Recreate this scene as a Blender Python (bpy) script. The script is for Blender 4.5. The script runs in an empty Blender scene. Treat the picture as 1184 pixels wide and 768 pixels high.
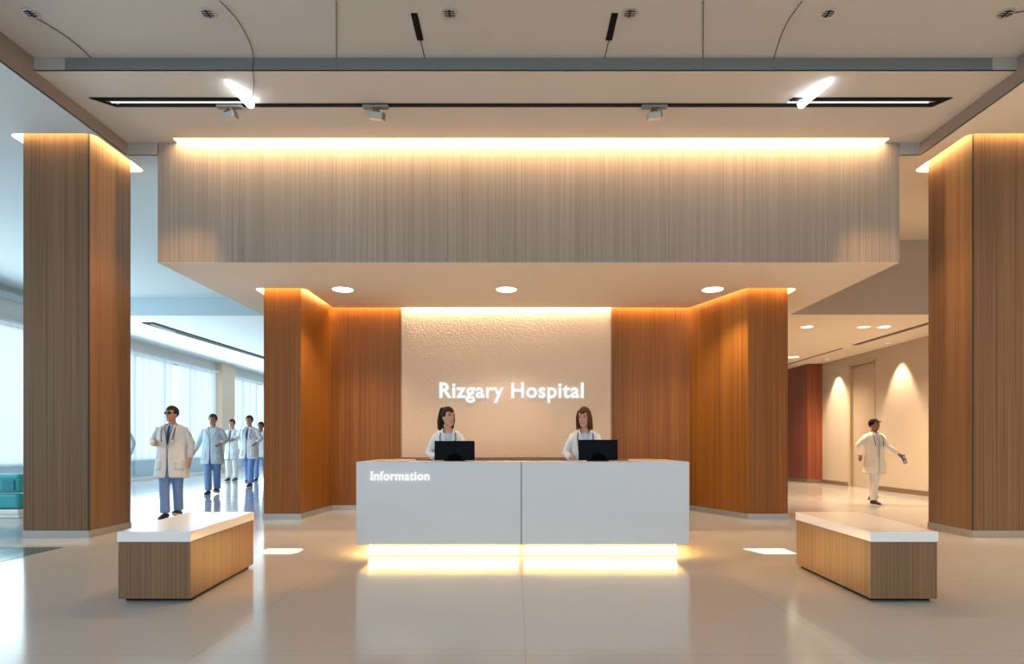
import bpy, bmesh, math, random
from mathutils import Vector, Matrix, noise
random.seed(7)
PI = math.pi
C = bpy.context.scene.collection
S = bpy.context.scene

# ------------------------------------------------------------------ camera, world, exposure, big lights
cam_d = bpy.data.cameras.new('camera'); cam = bpy.data.objects.new('camera', cam_d); C.objects.link(cam)
cam.location = (0, 0, 1.15); cam.rotation_euler = (PI/2, 0, 0)
cam_d.sensor_width = 36; cam_d.lens = 36*700/1184
cam_d.shift_x = -(597-592)/1184; cam_d.shift_y = (514-384)/1184
cam_d.clip_start = .05; cam_d.clip_end = 200
S.camera = cam
S.view_settings.view_transform = 'Standard'; S.view_settings.look = 'None'
S.view_settings.gamma = 1; S.view_settings.use_curve_mapping = False
S.view_settings.exposure = 0.12
S.cycles.max_bounces = 8; S.cycles.diffuse_bounces = 5; S.cycles.glossy_bounces = 4
S.cycles.sample_clamp_indirect = 6; S.cycles.caustics_reflective = False; S.cycles.caustics_refractive = False
w = bpy.data.worlds.new('world'); S.world = w; w.use_nodes = True
w.node_tree.nodes['Background'].inputs[0].default_value = (.72, .88, 1, 1)
w.node_tree.nodes['Background'].inputs[1].default_value = .9

def area(name, loc, rot, sx, sy, power, col):
    d = bpy.data.lights.new(name, 'AREA'); d.shape = 'RECTANGLE'; d.size = sx; d.size_y = sy
    d.energy = power; d.color = col
    o = bpy.data.objects.new(name, d); o.location = loc; o.rotation_euler = rot; C.objects.link(o); return o
def spot(name, loc, target, power, col, ang=70, blend=.6, rad=.04):
    d = bpy.data.lights.new(name, 'SPOT'); d.energy = power; d.color = col
    d.spot_size = math.radians(ang); d.spot_blend = blend; d.shadow_soft_size = rad
    o = bpy.data.objects.new(name, d); o.location = loc; C.objects.link(o)
    o.rotation_euler = (Vector(target)-Vector(loc)).to_track_quat('-Z', 'Y').to_euler(); return o
# daylight through the glazed entrance front behind the camera
area('entrance_daylight', (0, -5.8, 2.6), (PI/2, 0, 0), 16, 4.4, 330, (.78, .90, 1))
# warm fill added out of view, above and behind the camera
area('added_entrance_fill', (0, -1.5, 5.15), (0, 0, 0), 8, 6, 90, (1, .78, .58)).data.spread = math.radians(95)
area('added_right_hall_fill', (7.4, 3.5, 4.9), (0, 0, 0), 2.4, 7, 170, (1, .74, .50)).data.spread = math.radians(110)  # unseen warm fill, added to brighten the right hall ceiling by bounce
# daylight through the curtained side windows
area('window_daylight', (-11.75, 18.5, 2.3), (0, -PI/2, 0), 3.4, 24, 820, (.66, .87, 1))
area('near_window_daylight', (-11.75, 2.5, 2.3), (0, -PI/2, 0), 3.6, 10, 70, (.62, .86, 1))
WARM = (1, .58, .25); AMBER = (1, .50, .13); SOFTW = (1, .76, .52)

# ------------------------------------------------------------------ materials
MATS = {}
def lin(c): return tuple(((x/255)/12.92 if x/255 <= .04045 else ((x/255+.055)/1.055)**2.4) for x in c)
def mat(name, rgb, rough=.5, metal=0, spec=.5, bump=0, bscale=40, var=0, vscale=3, coat=0, trans=0):
    if name in MATS: return MATS[name]
    m = bpy.data.materials.new(name); m.use_nodes = True; nt = m.node_tree; b = nt.nodes['Principled BSDF']
    b.inputs['Base Color'].default_value = (*rgb, 1); b.inputs['Roughness'].default_value = rough
    b.inputs['Metallic'].default_value = metal; b.inputs['Specular IOR Level'].default_value = spec
    b.inputs['Coat Weight'].default_value = coat
    tc = nt.nodes.new('ShaderNodeTexCoord')
    if var:
        n = nt.nodes.new('ShaderNodeTexNoise'); n.inputs['Scale'].default_value = vscale
        nt.links.new(tc.outputs['Object'], n.inputs['Vector'])
        mx = nt.nodes.new('ShaderNodeMix'); mx.data_type = 'RGBA'
        mx.inputs[6].default_value = (*[c*(1-var) for c in rgb], 1); mx.inputs[7].default_value = (*[min(1, c*(1+var)) for c in rgb], 1)
        nt.links.new(n.outputs['Fac'], mx.inputs[0]); nt.links.new(mx.outputs[2], b.inputs['Base Color'])
    if bump:
        n = nt.nodes.new('ShaderNodeTexNoise'); n.inputs['Scale'].default_value = bscale; n.inputs['Detail'].default_value = 4
        nt.links.new(tc.outputs['Object'], n.inputs['Vector'])
        bp = nt.nodes.new('ShaderNodeBump'); bp.inputs['Strength'].default_value = bump; bp.inputs['Distance'].default_value = .02
        nt.links.new(n.outputs['Fac'], bp.inputs['Height']); nt.links.new(bp.outputs['Normal'], b.inputs['Normal'])
    MATS[name] = m; return m
def emit(name, rgb, strength):
    m = bpy.data.materials.new(name); m.use_nodes = True; nt = m.node_tree; nt.nodes.clear()
    e = nt.nodes.new('ShaderNodeEmission'); e.inputs[0].default_value = (*rgb, 1); e.inputs[1].default_value = strength
    o = nt.nodes.new('ShaderNodeOutputMaterial'); nt.links.new(e.outputs[0], o.inputs[0]); MATS[name] = m; return m
def wood(name, dark, light, scale=55, rough=.42, cont=.5):
    m = bpy.data.materials.new(name); m.use_nodes = True; nt = m.node_tree; b = nt.nodes['Principled BSDF']
    tc = nt.nodes.new('ShaderNodeTexCoord')
    def nz(sc, zs, det):
        mp = nt.nodes.new('ShaderNodeMapping'); mp.inputs['Scale'].default_value = (sc, sc, zs)
        nt.links.new(tc.outputs['Object'], mp.inputs[0])
        n = nt.nodes.new('ShaderNodeTexNoise'); n.inputs['Scale'].default_value = 1; n.inputs['Detail'].default_value = det
        nt.links.new(mp.outputs[0], n.inputs['Vector']); return n
    a = nz(scale, .35, 3); c = nz(scale*.13, .12, 2)
    ad = nt.nodes.new('ShaderNodeMath'); ad.operation = 'MULTIPLY_ADD'; ad.inputs[1].default_value = .75
    nt.links.new(a.outputs['Fac'], ad.inputs[0])
    m2 = nt.nodes.new('ShaderNodeMath'); m2.operation = 'MULTIPLY'; m2.inputs[1].default_value = .25
    nt.links.new(c.outputs['Fac'], m2.inputs[0]); nt.links.new(m2.outputs[0], ad.inputs[2])
    r = nt.nodes.new('ShaderNodeValToRGB'); r.color_ramp.elements[0].position = .5-.5*cont*.5; r.color_ramp.elements[1].position = .5+.5*cont*.5
    r.color_ramp.elements[0].color = (*dark, 1); r.color_ramp.elements[1].color = (*light, 1)
    nt.links.new(ad.outputs[0], r.inputs[0]); nt.links.new(r.outputs[0], b.inputs['Base Color'])
    bp = nt.nodes.new('ShaderNodeBump'); bp.inputs['Strength'].default_value = .12; bp.inputs['Distance'].default_value = .01
    nt.links.new(a.outputs['Fac'], bp.inputs['Height']); nt.links.new(bp.outputs['Normal'], b.inputs['Normal'])
    b.inputs['Roughness'].default_value = rough; b.inputs['Specular IOR Level'].default_value = .35
    MATS[name] = m; return m

WOOD = wood('oak_veneer', (.125, .070, .036), (.215, .125, .068), 80)
WOODR = wood('cherry_veneer', (.16, .04, .015), (.30, .085, .035))
WOODB = wood('bench_veneer', (.155, .088, .046), (.27, .155, .082), 90)
WOODN = wood('niche_veneer', (.175, .056, .007), (.30, .112, .015), 60)
FASC = wood('greyed_oak_veneer', (.24, .215, .19), (.35, .315, .28), 75, .5, .6)
CEIL = mat('ceiling_paint', (.66, .61, .56), .85)
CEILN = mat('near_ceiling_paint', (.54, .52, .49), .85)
CEILS = mat('soffit_paint', (.90, .80, .67), .8)
CEILL = mat('white_ceiling_paint', (.80, .84, .86), .85)
FACEG = mat('shaded_step_paint', (.15, .165, .165), .85)  # dark tone paints in the shadow on the step's front face
WALL = mat('beige_wall_paint', (.56, .47, .38), .8, var=.03)
WALLW = mat('pale_wall_paint', (.72, .70, .66), .8)
WHITE = mat('white_lacquer', (.66, .70, .74), .28, var=.02)
STONE = mat('white_solid_surface', (.84, .85, .86), .22)
METAL = mat('brushed_base_metal', (.40, .40, .39), .35, .6)
BLACK = mat('black_metal', (.008, .007, .007), .6, spec=.1)
DARKG = mat('dark_groove', (.03, .03, .03), .8)
CHROME = mat('chrome', (.6, .6, .6), .2, 1)
MONB = mat('black_plastic', (.004, .006, .009), .5, spec=.06)
LETTER = emit('white_letter_added_glow', (1, 1, 1), .92)  # slight glow added so the letters read as white
TEAL = mat('teal_vinyl', (.03, .36, .42), .4, bump=.1)
BROWN = mat('brown_skirting', (.20, .13, .08), .5)
DOORM = mat('beige_door_paint', (.52, .42, .32), .6)
L_COVE = emit('warm_cove_light', (1, .60, .24), 26.0)
L_FASC = emit('warm_fascia_light', (1, .60, .28), 90.0)
L_PANEL = emit('warm_panel_light', (1, .76, .48), 130.0)
L_DESK = emit('desk_strip_light', (1, .66, .28), 18.0)
L_END = emit('desk_end_light', AMBER, 45)
L_DOWN = emit('downlight_lens', (1, .88, .7), 12.0)
L_DIM = emit('downlight_lens_dim', (1, .85, .65), 2.0)
L_TUBE = emit('cold_lamp_light', (.88, .94, 1), 12)
L_SLOT = emit('slot_light', (.95, .97, 1), 1.0)
L_PANE = emit('lit_window_pane', (.80, .93, 1.0), 1.35)
L_FLOOR = emit('floor_reflection_glow', (1, .92, .82), 1.0)  # glow in place of a bright floor reflection

# polished terrazzo floor
def floor_mat(name, c1, c2, joint, rough=.12):
    m = bpy.data.materials.new(name); m.use_nodes = True; nt = m.node_tree; b = nt.nodes['Principled BSDF']
    tc = nt.nodes.new('ShaderNodeTexCoord')
    n = nt.nodes.new('ShaderNodeTexNoise'); n.inputs['Scale'].default_value = .8; n.inputs['Detail'].default_value = 5
    nt.links.new(tc.outputs['Object'], n.inputs['Vector'])
    mx = nt.nodes.new('ShaderNodeMix'); mx.data_type = 'RGBA'; mx.inputs[6].default_value = (*c1, 1); mx.inputs[7].default_value = (*c2, 1)
    nt.links.new(n.outputs['Fac'], mx.inputs[0])
    mp = nt.nodes.new('ShaderNodeMapping'); mp.inputs['Location'].default_value = (-.05+1.8, .3, 0)
    nt.links.new(tc.outputs['Object'], mp.inputs[0])
    br = nt.nodes.new('ShaderNodeTexBrick'); br.offset = 0; br.inputs['Scale'].default_value = 1
    br.inputs['Brick Width'].default_value = 1.8; br.inputs['Row Height'].default_value = 1.8
    br.inputs['Mortar Size'].default_value = .003; br.inputs['Mortar Smooth'].default_value = .3
    nt.links.new(mp.outputs[0], br.inputs['Vector'])
    m2 = nt.nodes.new('ShaderNodeMix'); m2.data_type = 'RGBA'; m2.inputs[7].default_value = (*joint, 1)
    nt.links.new(mx.outputs[2], m2.inputs[6]); nt.links.new(br.outputs['Fac'], m2.inputs[0])
    nt.links.new(m2.outputs[2], b.inputs['Base Color'])
    n2 = nt.nodes.new('ShaderNodeTexNoise'); n2.inputs['Scale'].default_value = 2.2; n2.inputs['Detail'].default_value = 3
    nt.links.new(tc.outputs['Object'], n2.inputs['Vector'])
    mr = nt.nodes.new('ShaderNodeMapRange'); mr.inputs[3].default_value = rough*.7; mr.inputs[4].default_value = rough*1.4
    nt.links.new(n2.outputs['Fac'], mr.inputs[0]); nt.links.new(mr.outputs[0], b.inputs['Roughness'])
    b.inputs['Specular IOR Level'].default_value = .62
    return m
FLOOR = floor_mat('polished_floor', (.47, .475, .475), (.53, .535, .53), (.39, .39, .38))
FLOORT = floor_mat('teal_floor_inlay', (.05, .13, .16), (.07, .17, .20), (.04, .08, .10))

def panel_mat():
    m = bpy.data.materials.new('hammered_plaster'); m.use_nodes = True; nt = m.node_tree; b = nt.nodes['Principled BSDF']
    b.inputs['Base Color'].default_value = (.66, .52, .40, 1); b.inputs['Roughness'].default_value = .75
    tc = nt.nodes.new('ShaderNodeTexCoord')
    v = nt.nodes.new('ShaderNodeTexVoronoi'); v.inputs['Scale'].default_value = 42; v.feature = 'SMOOTH_F1'
    nt.links.new(tc.outputs['Object'], v.inputs['Vector'])
    bp = nt.nodes.new('ShaderNodeBump'); bp.inputs['Strength'].default_value = .6; bp.inputs['Distance'].default_value = .012
    nt.links.new(v.outputs['Distance'], bp.inputs['Height']); nt.links.new(bp.outputs['Normal'], b.inputs['Normal'])
    return m
PANELM = panel_mat()
def curtain_mat():
    m = bpy.data.materials.new('sheer_curtain'); m.use_nodes = True; nt = m.node_tree; nt.nodes.clear()
    d = nt.nodes.new('ShaderNodeBsdfDiffuse'); d.inputs[0].default_value = (.85, .92, .95, 1)
    t = nt.nodes.new('ShaderNodeBsdfTranslucent'); t.inputs[0].default_value = (.85, .93, .97, 1)
    p = nt.nodes.new('ShaderNodeBsdfTransparent')
    a = nt.nodes.new('ShaderNodeMixShader'); a.inputs[0].default_value = .6
    nt.links.new(d.outputs[0], a.inputs[1]); nt.links.new(t.outputs[0], a.inputs[2])
    b = nt.nodes.new('ShaderNodeMixShader'); b.inputs[0].default_value = .35
    nt.links.new(a.outputs[0], b.inputs[1]); nt.links.new(p.outputs[0], b.inputs[2])
    o = nt.nodes.new('ShaderNodeOutputMaterial'); nt.links.new(b.outputs[0], o.inputs[0]); return m
CURT = curtain_mat()

# ------------------------------------------------------------------ mesh helpers
class MB:
    def __init__(s): s.v = []; s.f = []
    def add(s, vs, fs):
        n = len(s.v); s.v += [Vector(v) for v in vs]; s.f += [tuple(i+n for i in f) for f in fs]; return s
    def box(s, x0, x1, y0, y1, z0, z1):
        return s.add([(x0,y0,z0),(x1,y0,z0),(x1,y1,z0),(x0,y1,z0),(x0,y0,z1),(x1,y0,z1),(x1,y1,z1),(x0,y1,z1)],
              [(0,3,2,1),(4,5,6,7),(0,1,5,4),(1,2,6,5),(2,3,7,6),(3,0,4,7)])
    def prism(s, poly, z0, z1):
        n = len(poly)
        return s.add([(x,y,z0) for x,y in poly]+[(x,y,z1) for x,y in poly],
              [tuple(range(n-1,-1,-1)), tuple(range(n,2*n))]+[(i,(i+1)%n,(i+1)%n+n,i+n) for i in range(n)])
    def quad(s, *p): return s.add(p, [tuple(range(len(p)))])
    def rings(s, R, cap=True):
        n = len(R[0]); k = len(R)
        vs = [p for r in R for p in r]
        fs = [(i*n+j, i*n+(j+1)%n, (i+1)*n+(j+1)%n, (i+1)*n+j) for i in range(k-1) for j in range(n)]
        if cap: fs += [tuple(range(n-1,-1,-1)), tuple((k-1)*n+j for j in range(n))]
        return s.add(vs, fs)
    def tube(s, pts, rad, n=12, rnd=True, ref=(1,0,0), cap=True):
        P = [Vector(p) for p in pts]; R = [r if isinstance(r, (tuple, list)) else (r, r) for r in rad]
        T = []
        for i in range(len(P)):
            a = P[max(i-1,0)]; b = P[min(i+1,len(P)-1)]; T.append((b-a).normalized())
        if rnd:
            r0 = min(R[0]); r1 = min(R[-1])
            pre = [(P[0]-T[0]*r0*.9, (R[0][0]*.35, R[0][1]*.35), T[0]), (P[0]-T[0]*r0*.55, (R[0][0]*.8, R[0][1]*.8), T[0])]
            post = [(P[-1]+T[-1]*r1*.55, (R[-1][0]*.8, R[-1][1]*.8), T[-1]), (P[-1]+T[-1]*r1*.9, (R[-1][0]*.35, R[-1][1]*.35), T[-1])]
        else: pre = post = []
        seq = pre+list(zip(P, R, T))+post
        rings = []; ref = Vector(ref)
        for p, r, t in seq:
            rf = ref if abs(ref.dot(t)) < .93 else Vector((0,1,0)) if abs(t.y) < .9 else Vector((0,0,1))
            u = (rf-t*rf.dot(t)).normalized(); v = t.cross(u)
            rings.append([p+u*r[0]*math.cos(2*PI*j/n)+v*r[1]*math.sin(2*PI*j/n) for j in range(n)])
        return s.rings(rings, cap)
    def ell(s, c, r, n=14, m=9, M=None):
        c = Vector(c); R = []
        for i in range(1, m):
            a = PI*i/m
            R.append([c+Vector((r[0]*math.sin(a)*math.cos(2*PI*j/n), r[1]*math.sin(a)*math.sin(2*PI*j/n), -r[2]*math.cos(a))) for j in range(n)])
        return s.rings(R)
    def xf(s, M):
        s.v = [M @ v for v in s.v]; return s
    def build(s, name, m, parent=None, smooth=False, bev=0, base=None, recalc=True):
        b = Vector(base) if base is not None else (Vector(parent['_b']) if parent is not None and '_b' in parent else Vector((0,0,0)))
        me = bpy.data.meshes.new(name); me.from_pydata([v-b for v in s.v], [], s.f)
        if recalc:
            bm = bmesh.new(); bm.from_mesh(me); bmesh.ops.recalc_face_normals(bm, faces=bm.faces); bm.to_mesh(me); bm.free()
        if smooth: me.polygons.foreach_set('use_smooth', [True]*len(me.polygons))
        me.materials.append(m); o = bpy.data.objects.new(name, me); C.objects.link(o)
        if parent is not None: o.parent = parent
        elif base is not None: o.location = base
        if bev:
            md = o.modifiers.new('bevel', 'BEVEL'); md.width = bev; md.segments = 2; md.limit_method = 'ANGLE'; md.angle_limit = .6
        return o
THINGS = []
def tag(o, label, cat, group=None, kind=None):
    o['label'] = label; o['category'] = cat
    if group: o['group'] = group
    if kind: o['kind'] = kind
    return o
def thing(name, label, cat, loc, group=None, local=False):
    o = bpy.data.objects.new(name, None); C.objects.link(o); o.location = loc; o.empty_display_size = .1
    if not local: o['_b'] = list(loc)
    THINGS.append(o)
    return tag(o, label, cat, group)
def struct(name, mb, m, parent=None, **k):
    o = mb.build(name, m, parent, **k)
    if parent is None: o['kind'] = 'structure'
    return o
def plate(name, z, outer, holes, m, skirt=.14, down=True):
    """flat ceiling with openings whose rims rise by `skirt`"""
    bm = bmesh.new(); es = []
    for loop in [outer]+holes:
        vs = [bm.verts.new((x, y, z)) for x, y in loop]
        es += [bm.edges.new((vs[i], vs[(i+1) % len(vs)])) for i in range(len(vs))]
    bmesh.ops.triangle_fill(bm, edges=es, use_beauty=True)
    for loop in holes:
        a = [bm.verts.new((x, y, z)) for x, y in loop]; b = [bm.verts.new((x, y, z+skirt)) for x, y in loop]
        for i in range(len(loop)):
            j = (i+1) % len(loop); bm.faces.new((a[i], a[j], b[j], b[i]))
    me = bpy.data.meshes.new(name); bm.to_mesh(me); bm.free(); me.materials.append(m)
    o = bpy.data.objects.new(name, me); C.objects.link(o); o['kind'] = 'structure'; return o
def rrect(x0, x1, y0, y1, r, n=6):
    P = []
    for cx, cy, a in ((x1-r, y1-r, 0), (x0+r, y1-r, 90), (x0+r, y0+r, 180), (x1-r, y0+r, 270)):
        for k in range(n+1):
            t = math.radians(a+90*k/n); P.append((cx+r*math.cos(t), cy+r*math.sin(t)))
    return P

# ------------------------------------------------------------------ the setting
HO, HC, HN, HS, HL, HR = 4.93, 5.09, 5.22, 3.52, 4.48, 3.55
XW, XR = -12.2, 9.1
struct('floor', MB().box(XW-.3, XR+.3, -6, 32, -.2, 0), FLOOR)
# dark teal inlay left of the hall
struct('floor_inlay', MB().box(XW, -5.05, 5.2, 6.75, -.02, .003), FLOORT)

CX0, CX1, CY1, STEP = -5.08, 5.27, 7.9, 6.37
PL = (-6.07, -5.26, 7.45, 8.26); PR = (5.62, 6.43, 7.45, 8.26)
hole = lambda p: rrect(p[0]-.12, p[1]+.12, p[2]-.09, p[3]+.14, .10)
plate('ceiling', HO, [(XW, -6), (CX0, -6), (CX0, CY1), (-4.65, CY1), (-4.65, 11.2), (-3.88, 11.2), (-3.88, 15.66), (XW, 15.66)], [hole(PL)], mat('hall_ceiling_paint', (.56, .62, .64), .85))
plate('ceiling', HO, [(CX1, -6), (XR, -6), (XR, 11.2), (5.0, 11.2), (5.0, CY1), (CX1, CY1)], [hole(PR)], CEILS)
# raised middle: slab, its front step and the higher near ceiling; slot for the fascia light
plate('ceiling', HC, [(CX0, STEP), (CX1, STEP), (CX1, CY1), (4.80, CY1), (4.80, 7.79), (-4.42, 7.79), (-4.42, CY1), (CX0, CY1)], [], CEIL)
struct('ceiling', MB().quad((CX0, -6, HN), (CX1, -6, HN), (CX1, STEP, HN), (CX0, STEP, HN)), CEILN)
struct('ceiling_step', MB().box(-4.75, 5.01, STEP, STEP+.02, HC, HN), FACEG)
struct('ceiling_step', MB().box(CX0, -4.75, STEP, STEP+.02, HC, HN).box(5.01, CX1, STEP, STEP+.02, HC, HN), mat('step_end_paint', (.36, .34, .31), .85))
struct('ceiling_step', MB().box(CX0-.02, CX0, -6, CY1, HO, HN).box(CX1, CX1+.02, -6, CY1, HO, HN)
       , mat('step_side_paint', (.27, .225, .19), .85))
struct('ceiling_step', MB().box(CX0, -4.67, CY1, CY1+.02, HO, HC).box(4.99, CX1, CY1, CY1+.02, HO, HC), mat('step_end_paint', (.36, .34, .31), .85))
MBc = MB().box(-4.42, 4.80, 7.77, 7.79, HC, HC+.12).box(-4.44, -4.42, 7.77, 7.92, HC, HC+.12).box(4.80, 4.82, 7.77, 7.92, HC, HC+.12)
struct('trim_1', MBc, CEILS)
# lower ceilings: left gallery and right corridor
struct('ceiling', MB().box(XW, -3.88, 15.66, 32, HL, HL+.05), CEILL)
struct('wall_drop', MB().box(XW, -3.88, 15.64, 15.66, HL, HO), mat('pale_blue_paint', (.50, .62, .68), .85))
struct('ceiling', MB().box(4.17, XR, 11.2, 24, HR, HR+.05), CEILS)
struct('wall_drop', MB().box(4.17, XR, 11.18, 11.2, HR, HO), mat('grey_beige_paint', (.50, .44, .38), .85))

# upper box over the reception: fascia and sides, then its underside cut round the wood core
struct('wall_fascia', MB().box(-4.68, 5.0, 7.9, 8.0, HS+.004, HC+.12), FASC)
struct('wall_fascia_side', MB().box(-4.68, -4.60, 8.0, 11.2, HS+.02, HO).box(4.95, 5.0, 8.0, 11.2, HS+.02, HO).box(-4.6, -3.8, 11.15, 11.2, HS+.02, HO).box(4.1, 4.95, 11.15, 11.2, HS+.02, HO), WALLW)
core = [(-3.88, 20), (-3.88, 9.3), (-3.31, 9.3), (-3.24, 10.6), (3.04, 10.6), (3.56, 9.3), (4.17, 9.3), (4.17, 20)]
g = .11
def arc(cx, cy, r, a0, a1, n=6): return [(cx+r*math.cos(math.radians(a0+(a1-a0)*k/n)), cy+r*math.sin(math.radians(a0+(a1-a0)*k/n))) for k in range(n+1)]
cut = [(4.17+g, 9.85)]+arc(4.17, 9.3, g, 0, -90)+arc(3.56, 9.3, g, -110, -160, 3)+[(3.04-.04, 10.6-g), (-3.24+.06, 10.6-g)]+arc(-3.31, 9.3, g, 0, -90, 3)+arc(-3.88, 9.3, g, -90, -180)+[(-3.88-g, 9.85)]
front = [(-4.675, 7.901), (4.995, 7.901), (5.0, 11.18), (4.17, 11.18), (4.17, 9.85)]+cut+[(-3.88, 9.85), (-3.88, 11.18), (-4.65, 11.18)]
MB_s = MB().prism(front, HS, HS+.10)
struct('ceiling_niche', MB_s, CEILS)

# wood core walls
wl = MB().prism([(-3.88, 20), (-3.88, 9.3), (-3.31, 9.3), (-3.24, 10.6), (-2.0, 10.6), (-2.0, 20)], 0, HO)
struct('wall_left_wing', wl, WOODN)
wr = MB().prism([(1.65, 20), (1.65, 10.6), (3.04, 10.6), (3.56, 9.3), (4.17, 9.3), (4.17, 20)], 0, HO)
struct('wall_right_wing', wr, WOODN)
struct('wall_back', MB().box(-2.0, 1.65, 10.62, 10.8, 0, HO), WOODN)
def offs(pts, d):
    out = []
    for i, p in enumerate(pts):
        a = Vector(pts[max(i-1, 0)]); b = Vector(pts[min(i+1, len(pts)-1)]); q = Vector(p)
        n1 = (q-a).normalized() if i else (b-q).normalized(); n2 = (b-q).normalized() if i < len(pts)-1 else n1
        m = Vector((n1.y, -n1.x))+Vector((n2.y, -n2.x)); m = m.normalized()/max(.5, m.normalized().dot(Vector((n1.y, -n1.x))))
        out.append((q.x+m.x*d, q.y+m.y*d))
    return out
def skirting(name, pts, h, d, m):
    o = offs(pts, d); return struct(name, MB().prism(list(pts)+o[::-1], 0, h), m)
skirting('baseboard_left_wing', [(-3.88, 20), (-3.88, 9.3), (-3.31, 9.3), (-3.24, 10.6), (-2.0, 10.6)], .085, .012, METAL)
skirting('baseboard_right_wing', [(1.65, 10.6), (3.04, 10.6), (3.56, 9.3), (4.17, 9.3), (4.17, 20)], .085, .012, METAL)

# side walls, far walls
WIN = [(-4, 1.5), (2.0, 6.6), (7.2, 15.2), (16.2, 24.5), (25.8, 31.5)]
wm = MB(); ys = -6
for a, b in WIN:
    wm.box(XW-.25, XW, ys, a, 0, HO); wm.box(XW-.25, XW, a, b, 4.05, HO); wm.box(XW-.25, XW, a, b, 0, .12); ys = b
wm.box(XW-.25, XW, ys, 32, 0, HO)
struct('wall_left', wm, WALLW)
for k, (a, b) in enumerate(WIN):
    f = MB(); n = max(2, round((b-a)/1.6))
    for i in range(n+1):
        y = a+(b-a)*i/n; f.box(XW-.16, XW-.08, y-.03, y+.03, .12, 4.05)
    for z in (.12, .62, 4.0): f.box(XW-.155, XW-.085, a, b, z, z+.05)
    fr = struct('window_%d' % (k+1), f, mat('window_frame_paint', (.55, .66, .72), .5))
    MB().box(XW-.14, XW-.12, a, b, .65, 4.05).build('pane', L_PANE, fr)
    MB().box(XW-.14, XW-.12, a, b, .12, .65).build('spandrel_panel', mat('spandrel_blue', (.55, .70, .78), .4), fr)
struct('wall_far_left', MB().box(XW, -3.88, 32, 32.2, 0, HO), WALLW)
struct('wall_right', MB().box(XR, XR+.2, -6, 15.4, 0, HO).box(XR, XR+.2, 16.5, 24, 0, HO).box(XR, XR+.2, 15.4, 16.5, 3.26, HO), WALL)
struct('wall_far_right', MB().box(4.17, XR, 24, 24.2, 0, HO), WALL)
struct('wall_cherry', MB().prism([(8.68, 24), (8.68, 18.05), (9.1, 18.0), (9.1, 24)], 0, HR), WOODR)
skirting('baseboard_right', [(8.68, 23.9), (8.68, 18.05), (9.1, 18.0), (9.1, 16.58)], .11, .02, BROWN)
struct('baseboard_right', MB().box(XR-.02, XR, -6, 15.34, 0, .11), BROWN)
dr = struct('door_1', MB().box(XR+.06, XR+.11, 15.4, 16.5, 0, 3.26), DOORM)
MB().box(XR-.015, XR+.06, 15.34, 15.40, 0, 3.31).box(XR-.015, XR+.06, 16.47, 16.58, 0, 3.31).box(XR-.015, XR+.06, 15.34, 16.58, 3.26, 3.32).build('door_frame', mat('door_frame_paint', (.50, .40, .26), .5), dr)
MB().tube([(XR+.02, 15.5, 1.0), (XR+.02, 15.62, 1.0)], [.012, .012], 8).build('door_handle', CHROME, dr)
# high bright cornice line along the left wall
struct('trim_2', MB().box(XW, XW+.12, -6, 15.6, 4.62, 4.78), mat('cornice_paint', (.55, .66, .70), .7))

# cove light rings: hidden LED caps above the ceiling slots
def cap(name, label, outer_pts, z, m, loc):
    t = MB().prism(outer_pts, z, z+.02).build(name, m, base=loc); tag(t, label, 'light'); return t
for p, side in ((PL, 'left'), (PR, 'right')):
    x0, x1, y0, y1 = p; hp = hole(p)
    inner = [(x1, y1), (x0, y1), (x0, y0), (x1, y0)]
    loc = ((x0+x1)/2, (y0+y1)/2, HO)
    m = MB()
    m.box(x0-.12, x0-.002, y0-.09, y1+.14, HO+.10, HO+.12).box(x1+.002, x1+.12, y0-.09, y1+.14, HO+.10, HO+.12)
    m.box(x0-.002, x1+.002, y0-.09, y0-.002, HO+.10, HO+.12).box(x0-.002, x1+.002, y1+.002, y1+.14, HO+.10, HO+.12)
    o = m.build('cove_light', L_COVE, base=loc); tag(o, 'glowing warm light slot in the ceiling round the big %s wood pillar' % side, 'cove light')
m = MB().box(-4.42, 4.80, 7.79, 7.895, HC+.08, HC+.10).build('cove_light', L_FASC, base=(.19, 7.84, HC)); tag(m, 'long bright warm light slot along the top of the grey wood fascia', 'cove light')
cw = MB(); q = g-.005
cw.box(-3.88-q, -3.882, 9.3-q, 9.85, HS+.09, HS+.11).box(-3.88, -3.31+q, 9.3-q, 9.298, HS+.09, HS+.11)
cw.prism([(-3.308, 9.3), (-3.31+q, 9.3), (-3.24+q*.6, 10.6-q), (-2.0, 10.6-q), (-2.0, 10.598), (-3.238, 10.598)], HS+.09, HS+.11)
o = cw.build('cove_light', L_COVE, base=(-3.3, 9.9, HS)); tag(o, 'warm light slot above the wood wall left of the pale wall panel', 'cove light')
cw = MB()
cw.prism([(1.65, 10.598), (1.65, 10.6-q), (3.0, 10.6-q), (3.5, 9.3-q*.8), (4.17, 9.3-q), (4.17, 9.298), (3.558, 9.298), (3.038, 10.598)], HS+.09, HS+.11)
cw.box(4.172, 4.17+q, 9.3-q, 9.85, HS+.09, HS+.11)
o = cw.build('cove_light', L_COVE, base=(3.3, 9.9, HS)); tag(o, 'warm light slot above the wood wall right of the pale wall panel', 'cove light')
o = MB().box(-2.0, 1.65, 10.6-q, 10.545, HS+.08, HS+.10).build('cove_light', L_PANEL, base=(-.17, 10.5, HS)); tag(o, 'brightest cove light washing the top of the textured wall panel', 'cove light')

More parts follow.
